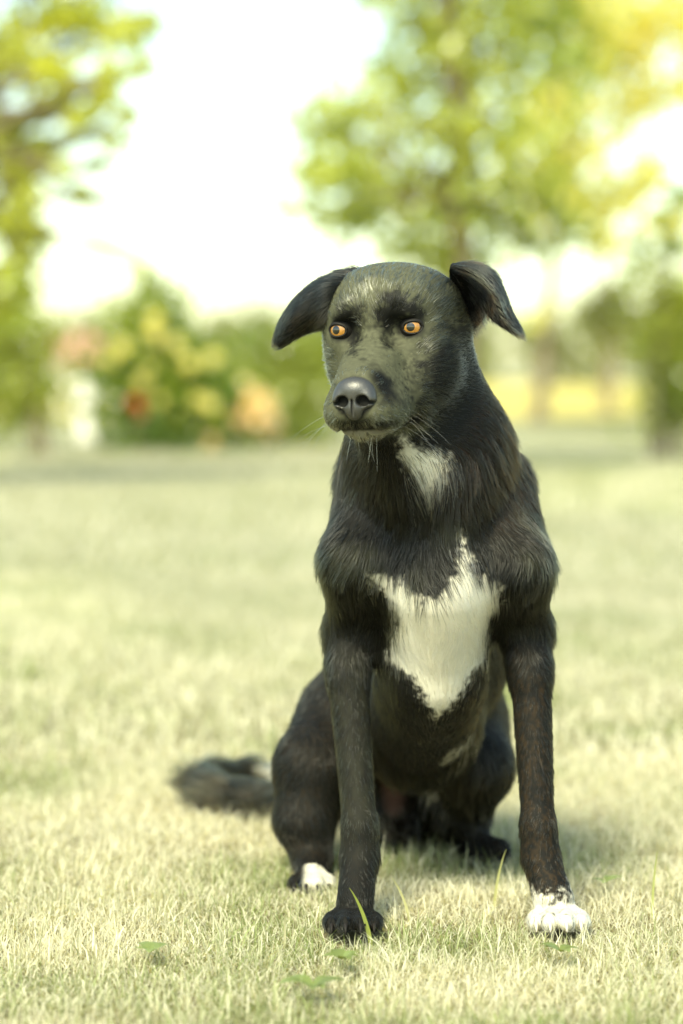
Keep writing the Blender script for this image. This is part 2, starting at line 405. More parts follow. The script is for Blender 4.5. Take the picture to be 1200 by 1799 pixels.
def coat(p, strand=True, rnd=None):
    q, head, muz, tail, legs = regions(p)
    n = len(p); w = white_amount(p, 1.0 if strand else 0.0)
    if strand: w = (rng.random(n) < w) * (0.85 + .15 * rng.random(n))
    c = np.tile(BLACK, (n, 1)) * (0.7 + .6 * vnoise(p, 60, 2))[:, None]
    gz, st = face_sheen(p, q, head, strand)
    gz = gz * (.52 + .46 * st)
    body_sheen = (1 - head) * (p[:, 1] < .16) * (.15 * smooth01(vnoise(p, 22, 18), .45, .75) * smooth01(p[:, 2], .28, .34) * (1 - smooth01(p[:, 2], .42, .48)) + .14 * (p[:, 0] < .06) * (1 - smooth01(p[:, 2], .24, .32)) * smooth01(p[:, 2], .05, .12) * vnoise(p * np.array((1, 1, .5)), 240, 19))  # gloss on the shoulders and left foreleg, painted in as grey hair
    gz = np.clip(gz + body_sheen + tail * (.18 + .5 * smooth01(p[:, 2], .03, .07)) * vnoise(p, 60, 43), 0, 1)
    if strand: gz = gz * (.10 + 2.0 * (rng.random(n) if rnd is None else rnd) ** 1.6)
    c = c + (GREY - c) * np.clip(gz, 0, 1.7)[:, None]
    br = vnoise(p * np.array((1, 1, .6)), 560, 9)
    right = smooth01(p[:, 0], .10, .17)
    brindle = smooth01(br, .42, .80) * np.maximum.reduce([legs * (.08 + .50 * right), .25 * (p[:, 1] > .17) * (p[:, 2] < .30), tail * .9, .40 * (1 - head) * smooth01(p[:, 2], .36, .46) * right])
    if strand: brindle = brindle * (rng.random(n) < .6)
    c = c + (BROWN - c) * brindle[:, None]
    rust = (.22 + .6 * right) * (1 - head) * smooth01(p[:, 2], .40, .50)
    if strand: rust = rust * (rng.random(n) < .35)
    c = c + (np.array((.030, .013, .005)) - c) * rust[:, None]
    bare = (1 - smooth01(np.linalg.norm((p - P(693, 1395, .31)) / np.array((.024, .09, .04)), axis=1), .6, 1.1))
    c = c + (SKIN - c) * (bare * .8)[:, None]
    wt = WHITE * (.72 + .28 * vnoise(p, 55, 33))[:, None] * np.array((1, .985, .94))
    return c + (wt - c) * w[:, None]
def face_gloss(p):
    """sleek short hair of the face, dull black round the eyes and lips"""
    q, head, muz, tail, legs = regions(p); return face_sheen(p, q, head)[0]
def face_sheen(p, q, head, strand=True):  # olive sky sheen on the face, put into the hair colour as grey
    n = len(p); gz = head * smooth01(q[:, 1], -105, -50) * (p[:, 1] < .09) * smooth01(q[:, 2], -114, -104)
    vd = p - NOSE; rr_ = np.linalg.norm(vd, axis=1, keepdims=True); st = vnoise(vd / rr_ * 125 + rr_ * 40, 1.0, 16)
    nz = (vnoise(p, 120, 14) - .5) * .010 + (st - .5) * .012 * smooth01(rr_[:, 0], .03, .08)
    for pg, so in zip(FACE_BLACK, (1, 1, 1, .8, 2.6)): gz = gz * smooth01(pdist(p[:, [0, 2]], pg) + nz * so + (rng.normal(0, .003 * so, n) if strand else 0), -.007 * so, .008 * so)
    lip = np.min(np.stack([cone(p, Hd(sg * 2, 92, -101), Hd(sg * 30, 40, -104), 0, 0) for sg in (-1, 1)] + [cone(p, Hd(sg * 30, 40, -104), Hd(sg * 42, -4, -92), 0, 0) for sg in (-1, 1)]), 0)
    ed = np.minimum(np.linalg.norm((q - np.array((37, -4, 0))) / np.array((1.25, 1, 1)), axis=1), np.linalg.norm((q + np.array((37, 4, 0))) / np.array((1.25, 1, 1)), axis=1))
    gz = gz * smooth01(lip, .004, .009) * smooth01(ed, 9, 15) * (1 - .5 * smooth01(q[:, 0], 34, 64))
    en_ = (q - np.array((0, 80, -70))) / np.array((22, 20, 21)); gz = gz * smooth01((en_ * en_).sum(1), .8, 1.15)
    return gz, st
def hair_len(p):
    q, head, muz, tail, legs = regions(p)
    L = np.full(len(p), .026)
    neckf = smooth01(p[:, 2], .30, .40)
    L = L + neckf * .004
    ax = np.abs(p[:, 0] - .095)
    L = L + (.011 - L) * smooth01(ax, .05, .085) * (1 - smooth01(p[:, 2], .45, .50))
    L = L + (.017 - L) * (1 - smooth01(p[:, 2], .37, .50)) * (p[:, 1] < .14)
    L = L + (.0085 - L) * np.clip(legs, 0, 1)
    L = L + (.0135 - L) * head
    L = L + (.0075 - L) * muz
    L = L + (.042 - L) * tail
    L = np.where((p[:, 2] < .05) & (p[:, 1] < .3), .0085, L)
    ed = np.minimum(np.linalg.norm(q - np.array((37, 0, 0)), axis=1), np.linalg.norm(q - np.array((-37, 0, 0)), axis=1))
    L = np.where(ed < 22, np.minimum(L, .0035 + .0045 * smooth01(ed, 13, 22)), L)
    bare = np.linalg.norm((p - P(693, 1395, .31)) / np.array((.024, .09, .04)), axis=1) < 1
    return np.where(bare, .006, L)
def flow(p, n):
    q, head, muz, tail, legs = regions(p)
    down = np.tile(np.array((0, .25, -1.0)), (len(p), 1))
    down[:, 0] += (p[:, 0] - .095) * 1.2 * (p[:, 2] > .28)          # hair parts over the breast bone
    lowpaw = (p[:, 2] < .055)
    down[lowpaw] = (0, -.8, -.6)
    hv = nrm(p - NOSE); hv = hv + .35 * np.array((0, .4, 0))
    seg = np.argmin(np.stack([cone(p, a, b, 0, 0) for a, b in zip(tailp[:-1], tailp[1:])]), 0)
    tv = nrm(tailp[1:] - tailp[:-1])[seg]
    v = nrm(down) * (1 - head)[:, None] + nrm(hv) * head[:, None]
    v = v * (1 - tail)[:, None] + tv * tail[:, None]
    sw = np.stack([vnoise(p, 26, 20 + i) - .5 for i in range(3)], 1)
    v = nrm(v) + sw * (1.15 - .75 * head[:, None] - .5 * legs[:, None] * (1 - head[:, None]))
    v = v - (v * n).sum(1, keepdims=True) * n
    return nrm(v)

def hair_material():
    m = bpy.data.materials.new('short_dog_hair'); m.use_nodes = True; nt = m.node_tree
    for n in list(nt.nodes): nt.nodes.remove(n)
    out = nt.nodes.new('ShaderNodeOutputMaterial'); h = nt.nodes.new('ShaderNodeBsdfHairPrincipled'); a = nt.nodes.new('ShaderNodeAttribute')
    a.attribute_name = 'tint'; h.parametrization = 'COLOR'
    nt.links.new(a.outputs['Color'], h.inputs['Color'])
    h.inputs['Roughness'].default_value = .23; h.inputs['Radial Roughness'].default_value = .42
    g = nt.nodes.new('ShaderNodeAttribute'); g.attribute_name = 'gloss'
    mi = nt.nodes.new('ShaderNodeMapRange'); mi.inputs['To Min'].default_value = 1.45; mi.inputs['To Max'].default_value = 2.15; nt.links.new(g.outputs['Fac'], mi.inputs['Value']); nt.links.new(mi.outputs[0], h.inputs['IOR'])
    h.inputs['Random Roughness'].default_value = .3; h.inputs['IOR'].default_value = 1.47; h.inputs['Coat'].default_value = 0.0
    nt.links.new(h.outputs[0], out.inputs['Surface']); return m
HAIR = hair_material()
def curves_obj(name, pts, rad, colr, mat, parent, gloss_=None):
    """pts (N,K,3), rad (N,K), colr (N,3)"""
    N, K = pts.shape[:2]
    cu = bpy.data.hair_curves.new(name); cu.add_curves([K] * N)
    cu.attributes['position'].data.foreach_set('vector', pts.astype(np.float32).reshape(-1))
    r = cu.attributes.get('radius') or cu.attributes.new('radius', 'FLOAT', 'POINT')
    r.data.foreach_set('value', rad.astype(np.float32).reshape(-1))
    a = cu.attributes.new('tint', 'FLOAT_COLOR', 'CURVE')
    a.data.foreach_set('color', np.concatenate((colr, np.ones((N, 1))), 1).astype(np.float32).reshape(-1))
    g = cu.attributes.new('gloss', 'FLOAT', 'CURVE'); g.data.foreach_set('value', (np.zeros(N) if gloss_ is None else gloss_).astype(np.float32))
    cu.materials.append(mat)
    o = bpy.data.objects.new(name, cu); o['kind'] = 'stuff'
    return link(o, parent)
def grow(name, V, Q, Nv, parent, dens, lenf=hair_len, flowf=flow, colf=coat, lift=None, K=5, clump=True, thick=.00015, reject=None):
    T = np.concatenate((Q[:, [0, 1, 2]], Q[:, [0, 2, 3]]))
    A = V[T]; cr = np.cross(A[:, 1] - A[:, 0], A[:, 2] - A[:, 0]); area = .5 * np.linalg.norm(cr, axis=1)
    cen = A.mean(1); w = area * dens(cen, nrm(cr)); n = int(w.sum())
    t = rng.choice(len(T), n, p=w / w.sum())
    u = rng.random((n, 2)); f = u.sum(1) > 1; u[f] = 1 - u[f]
    b = np.stack((1 - u.sum(1), u[:, 0], u[:, 1]), 1)
    p = (A[t] * b[:, :, None]).sum(1); nn = nrm((Nv[T[t]] * b[:, :, None]).sum(1))
    if reject is not None:
        k = ~reject(p); p = p[k]; nn = nn[k]; n = len(p)
    L = lenf(p) * (.65 + .55 * rng.random(n)); fl = flowf(p, nn)
    li = (lift(p) if lift is not None else np.full(n, .3)) * (.6 + .8 * rng.random(n))
    jit = rng.normal(0, 1, (n, 3)) * .085
    d = nrm(fl * np.cos(li)[:, None] + nn * np.sin(li)[:, None] + jit)
    ts = np.linspace(0, 1, K); rnd = rng.random(n)
    bend = -.22 * nn + .30 * fl + np.array((0, 0, -.18))          # the tip lies down again
    pts = p[:, None] - nn[:, None] * .0006 + (L[:, None] * ts)[:, :, None] * d[:, None] + (L[:, None] * ts ** 2)[:, :, None] * bend[:, None] * .8
    if clump:
        for m, per, amt in ((L > .018, 24, .72), (L <= .018, 6, .80)):
            if m.sum() < 100: continue
            ix = np.flatnonzero(m); g = rng.choice(ix, max(20, len(ix) // per), replace=False)
            kd = kdtree.KDTree(len(g))
            for i, a in enumerate(g): kd.insert(p[a], i)
            kd.balance()
            near = np.array([kd.find(x)[1] for x in p[ix]]); gi = g[near]
            ok = np.linalg.norm(p[gi] - p[ix], axis=1) < .6 * L[ix] + .003
            k = (amt * ts ** 1.4)[None, :, None] * ok[:, None, None] * (.4 + .8 * rng.random(len(ix)))[:, None, None]
            pts[ix] += (pts[gi] - pts[ix]) * k; rnd[ix] = .3 * rnd[ix] + .7 * rnd[gi]
    rad = thick * (.75 + .5 * rng.random(n))[:, None] * np.array([1.0, 1.0, .9, .65, .12] if K == 5 else np.linspace(1, .15, K))[None]
    rad = rad * np.clip(L / .016, .8, 1.25)[:, None]
    return curves_obj(name, pts, rad, colf(p, rnd=rnd) if colf is coat else colf(p), HAIR, parent, face_gloss(p) * (.55 + .6 * rnd) if colf is coat else None)

dog = empty('dog', (0.1, 0.1, 0))
tag(dog, 'black dog with white chest star and amber eyes sitting on the dry lawn', 'dog')
bpy.context.view_layer.update()
def under(o, parent):
    """parent without moving it"""
    o.parent = parent
    if parent.type == 'EMPTY': o.matrix_parent_inverse = Matrix.Translation(-parent.location)
    return o

skin_m = Mat('dog_skin'); a_ = skin_m.node('ShaderNodeAttribute', attribute_name='tint'); skin_m.l.new(a_.outputs['Color'], skin_m.b.inputs['Base Color']); skin_m.set(Roughness=.75)
skin_m.b.inputs['Specular IOR Level'].default_value = .2
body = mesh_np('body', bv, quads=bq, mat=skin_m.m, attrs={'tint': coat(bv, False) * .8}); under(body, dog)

EYES = [Hd(-37, 3, 0), Hd(37, 3, 0)]
def dens(c, n):
    q, head, muz, tail, legs = regions(c)
    d = 200000 + 330000 * head + 260000 * muz + 70000 * legs - 60000 * ((c[:, 1] > .3) & (c[:, 2] > .12))
    return d * np.where(n[:, 1] > .4, .45, 1.0)
def lift(p):
    q, head, muz, tail, legs = regions(p)
    return .33 * (1 - head) + .15 * head - .03 * muz - .10 * legs * (1 - head)
def no_hair(p):
    q = (p - HO) @ HM.T * 1000
    r = np.zeros(len(p), bool)
    for sg in (-1, 1):
        e = (q - np.array((sg * 37, 4, 0))) / np.array((11.8, 17, 8.6)); r |= (e * e).sum(1) < 1
    e = (q - np.array((0, 84, -70))) / np.array((20, 18, 20)); r |= (e * e).sum(1) < 1
    r |= (q[:, 1] > 84) & (np.abs(q[:, 2] + 102) < 3.0) & (np.abs(q[:, 0]) < 8)
    for sg in (-1, 1):
        r |= cone(p, Hd(sg * 2, 92, -101), Hd(sg * 30, 40, -104), 0, 0) < .0055
        r |= cone(p, Hd(sg * 30, 40, -104), Hd(sg * 42, -4, -92), 0, 0) < .0050
    r |= p[:, 2] < .004
    return r
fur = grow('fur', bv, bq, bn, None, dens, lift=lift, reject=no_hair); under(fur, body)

# ------------------------------------------------------------------ ears: curved flaps with thickness
def cr_interp(G, n):
    """Catmull-Rom along axis 0"""
    m = len(G); t = np.linspace(0, m - 1, n); i = np.clip(t.astype(int), 0, m - 2); f = (t - i).reshape((-1,) + (1,) * (G.ndim - 1))
    g = lambda k: G[np.clip(k, 0, m - 1)]
    p0, p1, p2, p3 = g(i - 1), g(i), g(i + 1), g(i + 2)
    return .5 * (2 * p1 + (p2 - p0) * f + (2 * p0 - 5 * p1 + 4 * p2 - p3) * f ** 2 + (3 * p1 - p0 - 3 * p2 + p3) * f ** 3)
def ear(rows, th=.0021):
    """rows: lists of (px, py, depth) from the root to the tip"""
    G = np.array([[P(*c) for c in r] for r in rows])
    G = cr_interp(G, 30); G = cr_interp(G.transpose(1, 0, 2), 24).transpose(1, 0, 2)
    n = nrm(np.cross(np.gradient(G, axis=0), np.gradient(G, axis=1)))
    nu, nv = G.shape[:2]
    ed = np.minimum.reduce([np.minimum(np.arange(nv), nv - 1 - np.arange(nv))[None] / 3.0 + 0 * np.arange(nu)[:, None], (nu - 1 - np.arange(nu))[:, None] / 3.0 + 0 * np.arange(nv)[None]])
    t = th * np.sqrt(np.clip(ed, 0.02, 1))[..., None]
    V = np.concatenate(((G + n * t).reshape(-1, 3), (G - n * t).reshape(-1, 3)))
    I = np.arange(nu * nv).reshape(nu, nv); J = I + nu * nv
    q = lambda a: np.stack((a[:-1, :-1], a[1:, :-1], a[1:, 1:], a[:-1, 1:]), -1).reshape(-1, 4)
    Q = [q(I), q(J)[:, ::-1]]
    loop = np.concatenate((I[0, :], I[1:, -1], I[-1, -2::-1], I[-2:0:-1, 0])); l2 = np.roll(loop, -1)
    Q.append(np.stack((loop, l2, l2 + nu * nv, loop + nu * nv), 1))
    N = np.concatenate((n.reshape(-1, 3), -n.reshape(-1, 3)))
    return V, np.concatenate(Q), N, G
EAR_L = [[(636, 470, .040), (614, 490, .008), (600, 522, .002), (590, 554, .006), (586, 590, .030)],
         [(604, 476, .046), (590, 497, .004), (578, 527, -.004), (572, 558, .002), (573, 581, .028)],
         [(566, 488, .055), (556, 508, .022), (548, 535, .010), (546, 562, .014), (552, 582, .034)],
         [(528, 515, .058), (524, 532, .030), (520, 553, .018), (519, 574, .022), (524, 594, .040)],
         [(498, 552, .060), (499, 566, .040), (500, 580, .030), (502, 594, .034), (508, 604, .046)],
         [(482, 590, .058), (483, 597, .050), (485, 604, .045), (489, 609, .047), (496, 611, .052)]]
EAR_R = [[(800, 464, .050), (792, 468, .015), (790, 480, .030), (795, 530, .045), (812, 582, .040)],
         [(838, 464, .055), (822, 474, .005), (815, 490, .035), (815, 530, .055), (830, 580, .044)],
         [(866, 478, .050), (850, 492, -.003), (842, 508, .028), (838, 535, .045), (846, 566, .040)],
         [(884, 508, .045), (870, 518, -.006), (861, 530, .016), (854, 543, .028), (855, 552, .030)],
         [(897, 540, .035), (882, 548, -.004), (873, 553, .008), (866, 558, .016), (863, 561, .018)],
         [(911, 568, .022), (894, 570, .000), (888, 572, .006), (884, 573, .009), (882, 575, .010)],
         [(919, 586, .014), (914, 588, .006), (911, 589, .006), (908, 589, .008), (906, 588, .008)]]
for rows, nm in ((EAR_L, 'ear'), (EAR_R, 'ear')):
    ev, eq, en, eG = ear(rows)
    right_ear = rows is EAR_R
    eo = mesh_np(nm, ev, quads=eq, mat=skin_m.m, attrs={'tint': np.tile(BLACK, (len(ev), 1))}); under(eo, dog)
    tip = eG[-1].mean(0); root = eG[0].mean(0)
    def ear_flow(p, n, root=root, tip=tip):
        v = nrm(p - root) * .6 + nrm(tip - root) + np.stack([vnoise(p, 40, 30 + i) - .5 for i in range(3)], 1) * .7
        return nrm(v - (v * n).sum(1, keepdims=True) * n)
    def ear_len(p, root=root, tip=tip):
        t = ((p - root) @ nrm(tip - root)) / np.linalg.norm(tip - root)
        return .0120 - .0045 * smooth01(t, .1, .7) + .010 * (1 - smooth01(t, -.25, .10))
    def ear_col(p):
        c = np.tile(BLACK * .95, (len(p), 1)) * (.7 + .6 * rng.random(len(p)))[:, None]
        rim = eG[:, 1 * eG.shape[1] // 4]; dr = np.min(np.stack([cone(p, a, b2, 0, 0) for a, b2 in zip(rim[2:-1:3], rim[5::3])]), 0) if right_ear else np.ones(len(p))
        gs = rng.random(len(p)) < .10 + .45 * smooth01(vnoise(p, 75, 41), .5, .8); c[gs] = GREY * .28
        gr = (dr < .0045) & (rng.random(len(p)) < .8); c[gr] = GREY * .75  # lit edge of the ear fold, painted with grey strands
        b = (vnoise(p, 90, 4) > .62) & (rng.random(len(p)) < .5); c[b] = (.03, .017, .007)
        return c
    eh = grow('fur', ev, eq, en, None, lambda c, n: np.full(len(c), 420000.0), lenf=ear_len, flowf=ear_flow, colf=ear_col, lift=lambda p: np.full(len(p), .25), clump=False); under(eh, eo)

# ------------------------------------------------------------------ nose
def nose_sdf(p):
    q = (p - HO) @ HM.T * 1000
    def e(c, r): 
        d = (q - np.array(c)) / np.array(r); k0 = np.linalg.norm(d, axis=1); k1 = np.linalg.norm(d / np.array(r), axis=1); return k0 * (k0 - 1) / np.maximum(k1, 1e-6)
    d = e((0, 79, -63), (20, 15, 14))
    d = smin(d, e((0, 82, -78), (11, 11, 14)), 6)
    for s in (-1, 1):
        d = smin(d, e((s * 14, 82, -71), (8.5, 10, 10)), 5)
    for s in (-1, 1):
        d = smax(d, -e((s * 10.2, 90, -73.0), (6.6, 17, 5.6)), 1.4)
        a = np.linalg.norm((q - np.array((s * 17.5, 92, -75))) / np.array((6.0, 12, 1.8)), axis=1); d = smax(d, -(a - 1) * 1.8, 1.2)
    g = np.sqrt(q[:, 0] ** 2 + np.clip(q[:, 2] + 72, 0, None) ** 2)
    d = smax(d, -np.maximum(g - .9, -(q[:, 1] - 88)), 2.0)
    return d / 1000
nv_, nq = polygonise(nose_sdf, Hd(0, 80, -70) - .036, Hd(0, 80, -70) + .036, 0.0011)
NM = Mat('wet_black_nose'); NM.set(Roughness=.46); NM.b.inputs['Base Color'].default_value = (.026, .025, .023, 1); NM.b.inputs['Specular IOR Level'].default_value = 1.0
tc = NM.node('ShaderNodeTexCoord'); vo = NM.node('ShaderNodeTexVoronoi', Scale=620.0); bp = NM.node('ShaderNodeBump', Strength=.30, Distance=.0006)
NM.l.new(tc.outputs['Object'], vo.inputs['Vector']); NM.l.new(vo.outputs['Distance'], bp.inputs['Height']); NM.l.new(bp.outputs[0], NM.b.inputs['Normal'])
no = mesh_np('nose', nv_, quads=nq, mat=NM.m); under(no, dog); no['label'] = 'black leathery nose with two nostrils'

# ------------------------------------------------------------------ eyes
def dome(c, axis, r, a0, a1, na=40, nr=14):
    """cap of a sphere between polar angles a0..a1 about axis"""
    ax = nrm(axis); x = nrm(np.cross(ax, (0, 0, 1.0))); y = np.cross(x, ax)
    th = np.linspace(a0, a1, nr); ph = np.linspace(0, 2 * math.pi, na, endpoint=False)
    T, F = np.meshgrid(th, ph, indexing='ij')
    V = c + r * (np.cos(T)[..., None] * ax + np.sin(T)[..., None] * (np.cos(F)[..., None] * x + np.sin(F)[..., None] * y))
    I = np.arange(nr * na).reshape(nr, na); J = np.roll(I, -1, 1)
    return V.reshape(-1, 3), np.stack((I[:-1], J[:-1], J[1:], I[1:]), -1).reshape(-1, 4)
def tube(path, rads, ns=8, cap=True):
    path = np.asarray(path, float); n = len(path); tg = nrm(np.gradient(path, axis=0))
    ref = np.array((0.13, 0.21, 0.97)); ref = ref if abs(tg[0] @ ref) < .9 else np.array((.97, .1, .2))
    a = nrm(np.cross(tg, ref)); b = np.cross(tg, a)
    ph = np.linspace(0, 2 * math.pi, ns, endpoint=False)
    V = path[:, None] + np.asarray(rads)[:, None, None] * (np.cos(ph)[None, :, None] * a[:, None] + np.sin(ph)[None, :, None] * b[:, None])
    I = np.arange(n * ns).reshape(n, ns); J = np.roll(I, -1, 1)
    return V.reshape(-1, 3), np.stack((I[:-1], J[:-1], J[1:], I[1:]), -1).reshape(-1, 4)
def gloss(name, c, rough, coat_=0.0, spec=.5):
    M = Mat(name); M.set(Roughness=rough); M.b.inputs['Base Color'].default_value = (*c, 1); M.b.inputs['Coat Weight'].default_value = coat_; M.b.inputs['Coat Roughness'].default_value = .02; M.b.inputs['Specular IOR Level'].default_value = spec
    return M
m_ball = gloss('dark_eye_white', (.02, .012, .008), .15, 1.0).m
m_pup = gloss('pupil_black', (.002, .002, .002), .2, 1.0).m
m_lid = gloss('black_eyelid_skin', (.008, .007, .006), .6, spec=.25).m
IM = gloss('amber_iris', (.5, .2, .03), .35, 1.0)
tc = IM.node('ShaderNodeTexCoord'); nz = IM.node('ShaderNodeTexNoise', Scale=900.0, Detail=3.0); rp = IM.node('ShaderNodeValToRGB')
rp.color_ramp.elements[0].color = (.20, .078, .011, 1); rp.color_ramp.elements[1].color = (.46, .22, .036, 1); rp.color_ramp.elements[0].position = .3; rp.color_ramp.elements[1].position = .7
IM.l.new(tc.outputs['Object'], nz.inputs['Vector']); IM.l.new(nz.outputs['Fac'], rp.inputs[0]); IM.l.new(rp.outputs[0], IM.b.inputs['Base Color'])
RE = .0130
for sg in (-1, 1):
    c = Hd(sg * 37, -14.5, 0)
    gaze = nrm(fv + sv * (sg * .20 - .13) + uv * .0)
    V_, Q_ = dome(c, gaze, RE, .001, math.pi - .01, 40, 30)
    eye = mesh_np('eye', V_, quads=Q_, mat=m_ball); under(eye, dog); eye['label'] = 'amber eye with black rim'
    V_, Q_ = dome(c, gaze, RE * 1.012, .30, .74, 48, 10); under(mesh_np('iris', V_, quads=Q_, mat=IM.m), eye)
    V_, Q_ = dome(c, gaze, RE * 1.016, .001, .34, 36, 6); under(mesh_np('pupil', V_, quads=Q_, mat=m_pup), eye)
    # lids: a closed almond rim lying on the eyeball
    out = nrm(fv + sv * sg * .26); sx = nrm(np.cross(out, uv)); sx = sx * (1 if sx @ sv > 0 else -1); uz = np.cross(sx, out); uz = uz * (1 if uz @ uv > 0 else -1)
    ph = np.linspace(0, 2 * math.pi, 61)
    X = 9.9 * np.cos(ph); Z = np.where(np.sin(ph) > 0, 6.2, 6.8) * np.sign(np.sin(ph)) * np.abs(np.sin(ph)) ** .85 + .03 * X * sg
    rr = np.sqrt(np.clip((RE * 1000 * 1.06) ** 2 - X ** 2 - Z ** 2, 4, None))
    path = c + (X[:, None] * sx + Z[:, None] * uz + rr[:, None] * out) / 1000
    V_, Q_ = tube(path, np.where(np.sin(ph) > 0, .0015, .0010), 8)
    X2 = 14.5 * np.cos(ph); Z2 = 11.5 * np.sin(ph); r2 = np.sqrt(np.clip((RE * 1000 * 1.05) ** 2 - X2 ** 2 - Z2 ** 2, 4, None))
    ring = []
    for w in np.linspace(0, 1, 5):
        xx = X + (X2 - X) * w; zz = Z + (Z2 - Z) * w; r_ = np.sqrt(np.clip((RE * 1000 * 1.07) ** 2 - xx ** 2 - zz ** 2, 4, None))
        ring.append(c + (xx[:, None] * sx + zz[:, None] * uz + r_[:, None] * out) / 1000)
    ring = np.array(ring); I = np.arange(5 * 61).reshape(5, 61) + len(V_)
    Q_ = np.concatenate((Q_, np.stack((I[:-1, :-1], I[:-1, 1:], I[1:, 1:], I[1:, :-1]), -1).reshape(-1, 4))); V_ = np.concatenate((V_, ring.reshape(-1, 3)))
    under(mesh_np('eyelid', V_, quads=Q_, mat=m_lid), eye)

# ------------------------------------------------------------------ whiskers and claws
wp = []; 
for sg in (-1, 1):
    for i in range(6):
        b = Hd(sg * (24 + 9 * random.random()), 50 - 32 * random.random(), -78 - 18 * random.random())
        d = nrm(sv * sg * .9 + fv * random.uniform(-.1, .5) + uv * random.uniform(-.75, .1)); L = random.uniform(.035, .065)
        t = np.linspace(0, 1, 7)[:, None]; wp.append(b + d * t * L + np.array((0, 0, -1)) * (t ** 2) * L * .3)
for i in range(7):
    b = Hd(random.uniform(-14, 14), random.uniform(40, 60), -108); d = nrm(-uv + sv * random.uniform(-.3, .5) + fv * random.uniform(0, .5)); L = random.uniform(.02, .04)
    t = np.linspace(0, 1, 7)[:, None]; wp.append(b + d * t * L)
for i in range(4):
    b = Hd(27 + random.uniform(-4, 4), 6, 20 + random.uniform(-3, 3)); d = nrm(fv + uv * .9 + sv * random.uniform(-.2, .4)); L = random.uniform(.012, .02)
    t = np.linspace(0, 1, 7)[:, None]; wp.append(b + d * t * L + np.array((0, 0, -1)) * (t ** 2) * L * .5)
wp = np.array(wp)
wk = curves_obj('whisker_tuft', wp, np.tile(np.linspace(.00015, .00004, 7), (len(wp), 1)), np.tile((.20, .19, .16), (len(wp), 1)), HAIR, None); under(wk, dog)
m_claw = gloss('dark_claw', (.012, .010, .009), .6, spec=.2).m; m_claw2 = gloss('pale_claw', (.5, .45, .38), .6, spec=.2).m
for (cx, cy, y, r) in PAWS:
    a = P(cx, cy, y - .010); L = .016
    path = [a, a + np.array((0, -.004, -.001)), a + np.array((0, -.007, -.004)), a + np.array((0, -.008, -.007))]
    V_, Q_ = tube(path, [.0024, .0020, .0013, .0003], 8); under(mesh_np('claw', V_, quads=Q_, mat=m_claw2 if 900 < cx < 1100 else m_claw), dog)

# ------------------------------------------------------------------ grass blades on the lawn
GRASS = leafy('dry_grass_blade', trans=.35, rough=.55, spec=.3)
def blades(name, n, xr, yr, hgt, wid, label, seed, keep=None, lean=1.1, dry=0.0):
    g = np.random.default_rng(seed)
    x = g.uniform(*xr, n); y = g.uniform(*yr, n)
    if keep is not None:
        k = keep(x, y); x, y = x[k], y[k]
    n = len(x); b = np.stack((x, y, np.full(n, -.004)), 1)
    pat = vnoise(b * np.array((1, 1, 0)), 5.5, 11); fine = vnoise(b * np.array((1, 1, 0)), 28, 12)
    h = hgt * (.35 + .8 * g.random(n) ** 1.4) * (.5 + 1.0 * fine)
    az = g.uniform(0, 2 * math.pi, n); ln = np.clip(np.abs(g.normal(lean, .6, n)), 0.05, 2.4)
    hd = np.stack((np.cos(az), np.sin(az), np.zeros(n)), 1); w = wid * (.6 + .8 * g.random(n))
    fa = az + math.pi / 2 + g.normal(0, .6, n); sd = np.stack((np.cos(fa), np.sin(fa), np.zeros(n)), 1)
    up = np.array((0, 0, 1.0))
    m1 = b + (hd * (np.sin(ln * .45) * h * .5)[:, None] + up * (np.cos(ln * .45) * h * .5)[:, None])
    tp = m1 + (hd * (np.sin(ln * 1.1) * h * .55)[:, None] + up * (np.cos(ln * 1.1) * h * .55)[:, None])
    tp[:, 2] = np.maximum(tp[:, 2], .004)
    V = np.stack((b - sd * w[:, None] / 2, b + sd * w[:, None] / 2, m1 + sd * w[:, None] * .42, m1 - sd * w[:, None] * .42, tp), 1).reshape(-1, 3)
    I = np.arange(n)[:, None] * 5
    mix = np.clip(pat * 1.75 - .20 + dry + g.normal(0, .28, n), 0, 1)[:, None]
    straw = np.array((.63, .61, .49)); green = np.array((.22, .275, .10)); pale = np.array((.42, .435, .28))
    c = np.where(mix < .42, green + (pale - green) * mix / .42, pale + (straw - pale) * np.clip((mix - .42) / .4, 0, 1)) * (.8 + .4 * g.random((n, 1)))
    worn = smooth01(vnoise(b * np.array((.8, .45, 0)), .8, 19), .42, .62) * smooth01(y, 1.5, 4.0)
    worn = np.maximum(worn, np.exp(-((y - 8.5) / 3.0) ** 2) * smooth01(-x, -1.2, .2))
    c = c + (np.array((.44, .43, .37)) - c) * (worn * (.45 + .4 * g.random(n)))[:, None]
    o = mesh_np(name, V, quads=I + np.array((0, 1, 2, 3)), tris=I + np.array((3, 2, 4)), mat=GRASS, attrs={'tint': np.repeat(c, 5, 0)}, smooth=True)
    return tag(o, label, 'grass', kind='stuff')
def off_dog(x, y):
    p = np.stack((x, y, np.full(len(x), .012)), 1)
    k = np.ones(len(x), bool); m = (x > -.3) & (x < .33) & (y > -.2) & (y < .95)
    if m.any(): k[m] = sdf_c(p[m]) > .004
    return k
blades('lawn_grass', 150000, (-.85, .95), (-.75, 1.0), 0.030, .0012, 'short dry grass around the sitting dog', 21, off_dog)
blades('lawn_thatch', 90000, (-.85, .95), (-.75, 1.2), .034, .0013, 'dead straw lying flat between the grass blades', 24, off_dog, lean=1.75, dry=.5)
blades('lawn_grass', 95000, (-1.9, 2.0), (1.0, 4.5), .038, .0030, 'pale lawn grass behind the dog', 22)
blades('lawn_grass', 80000, (-5, 5), (4.5, 16), .055, .009, 'far lawn grass in front of the shrubs', 23)

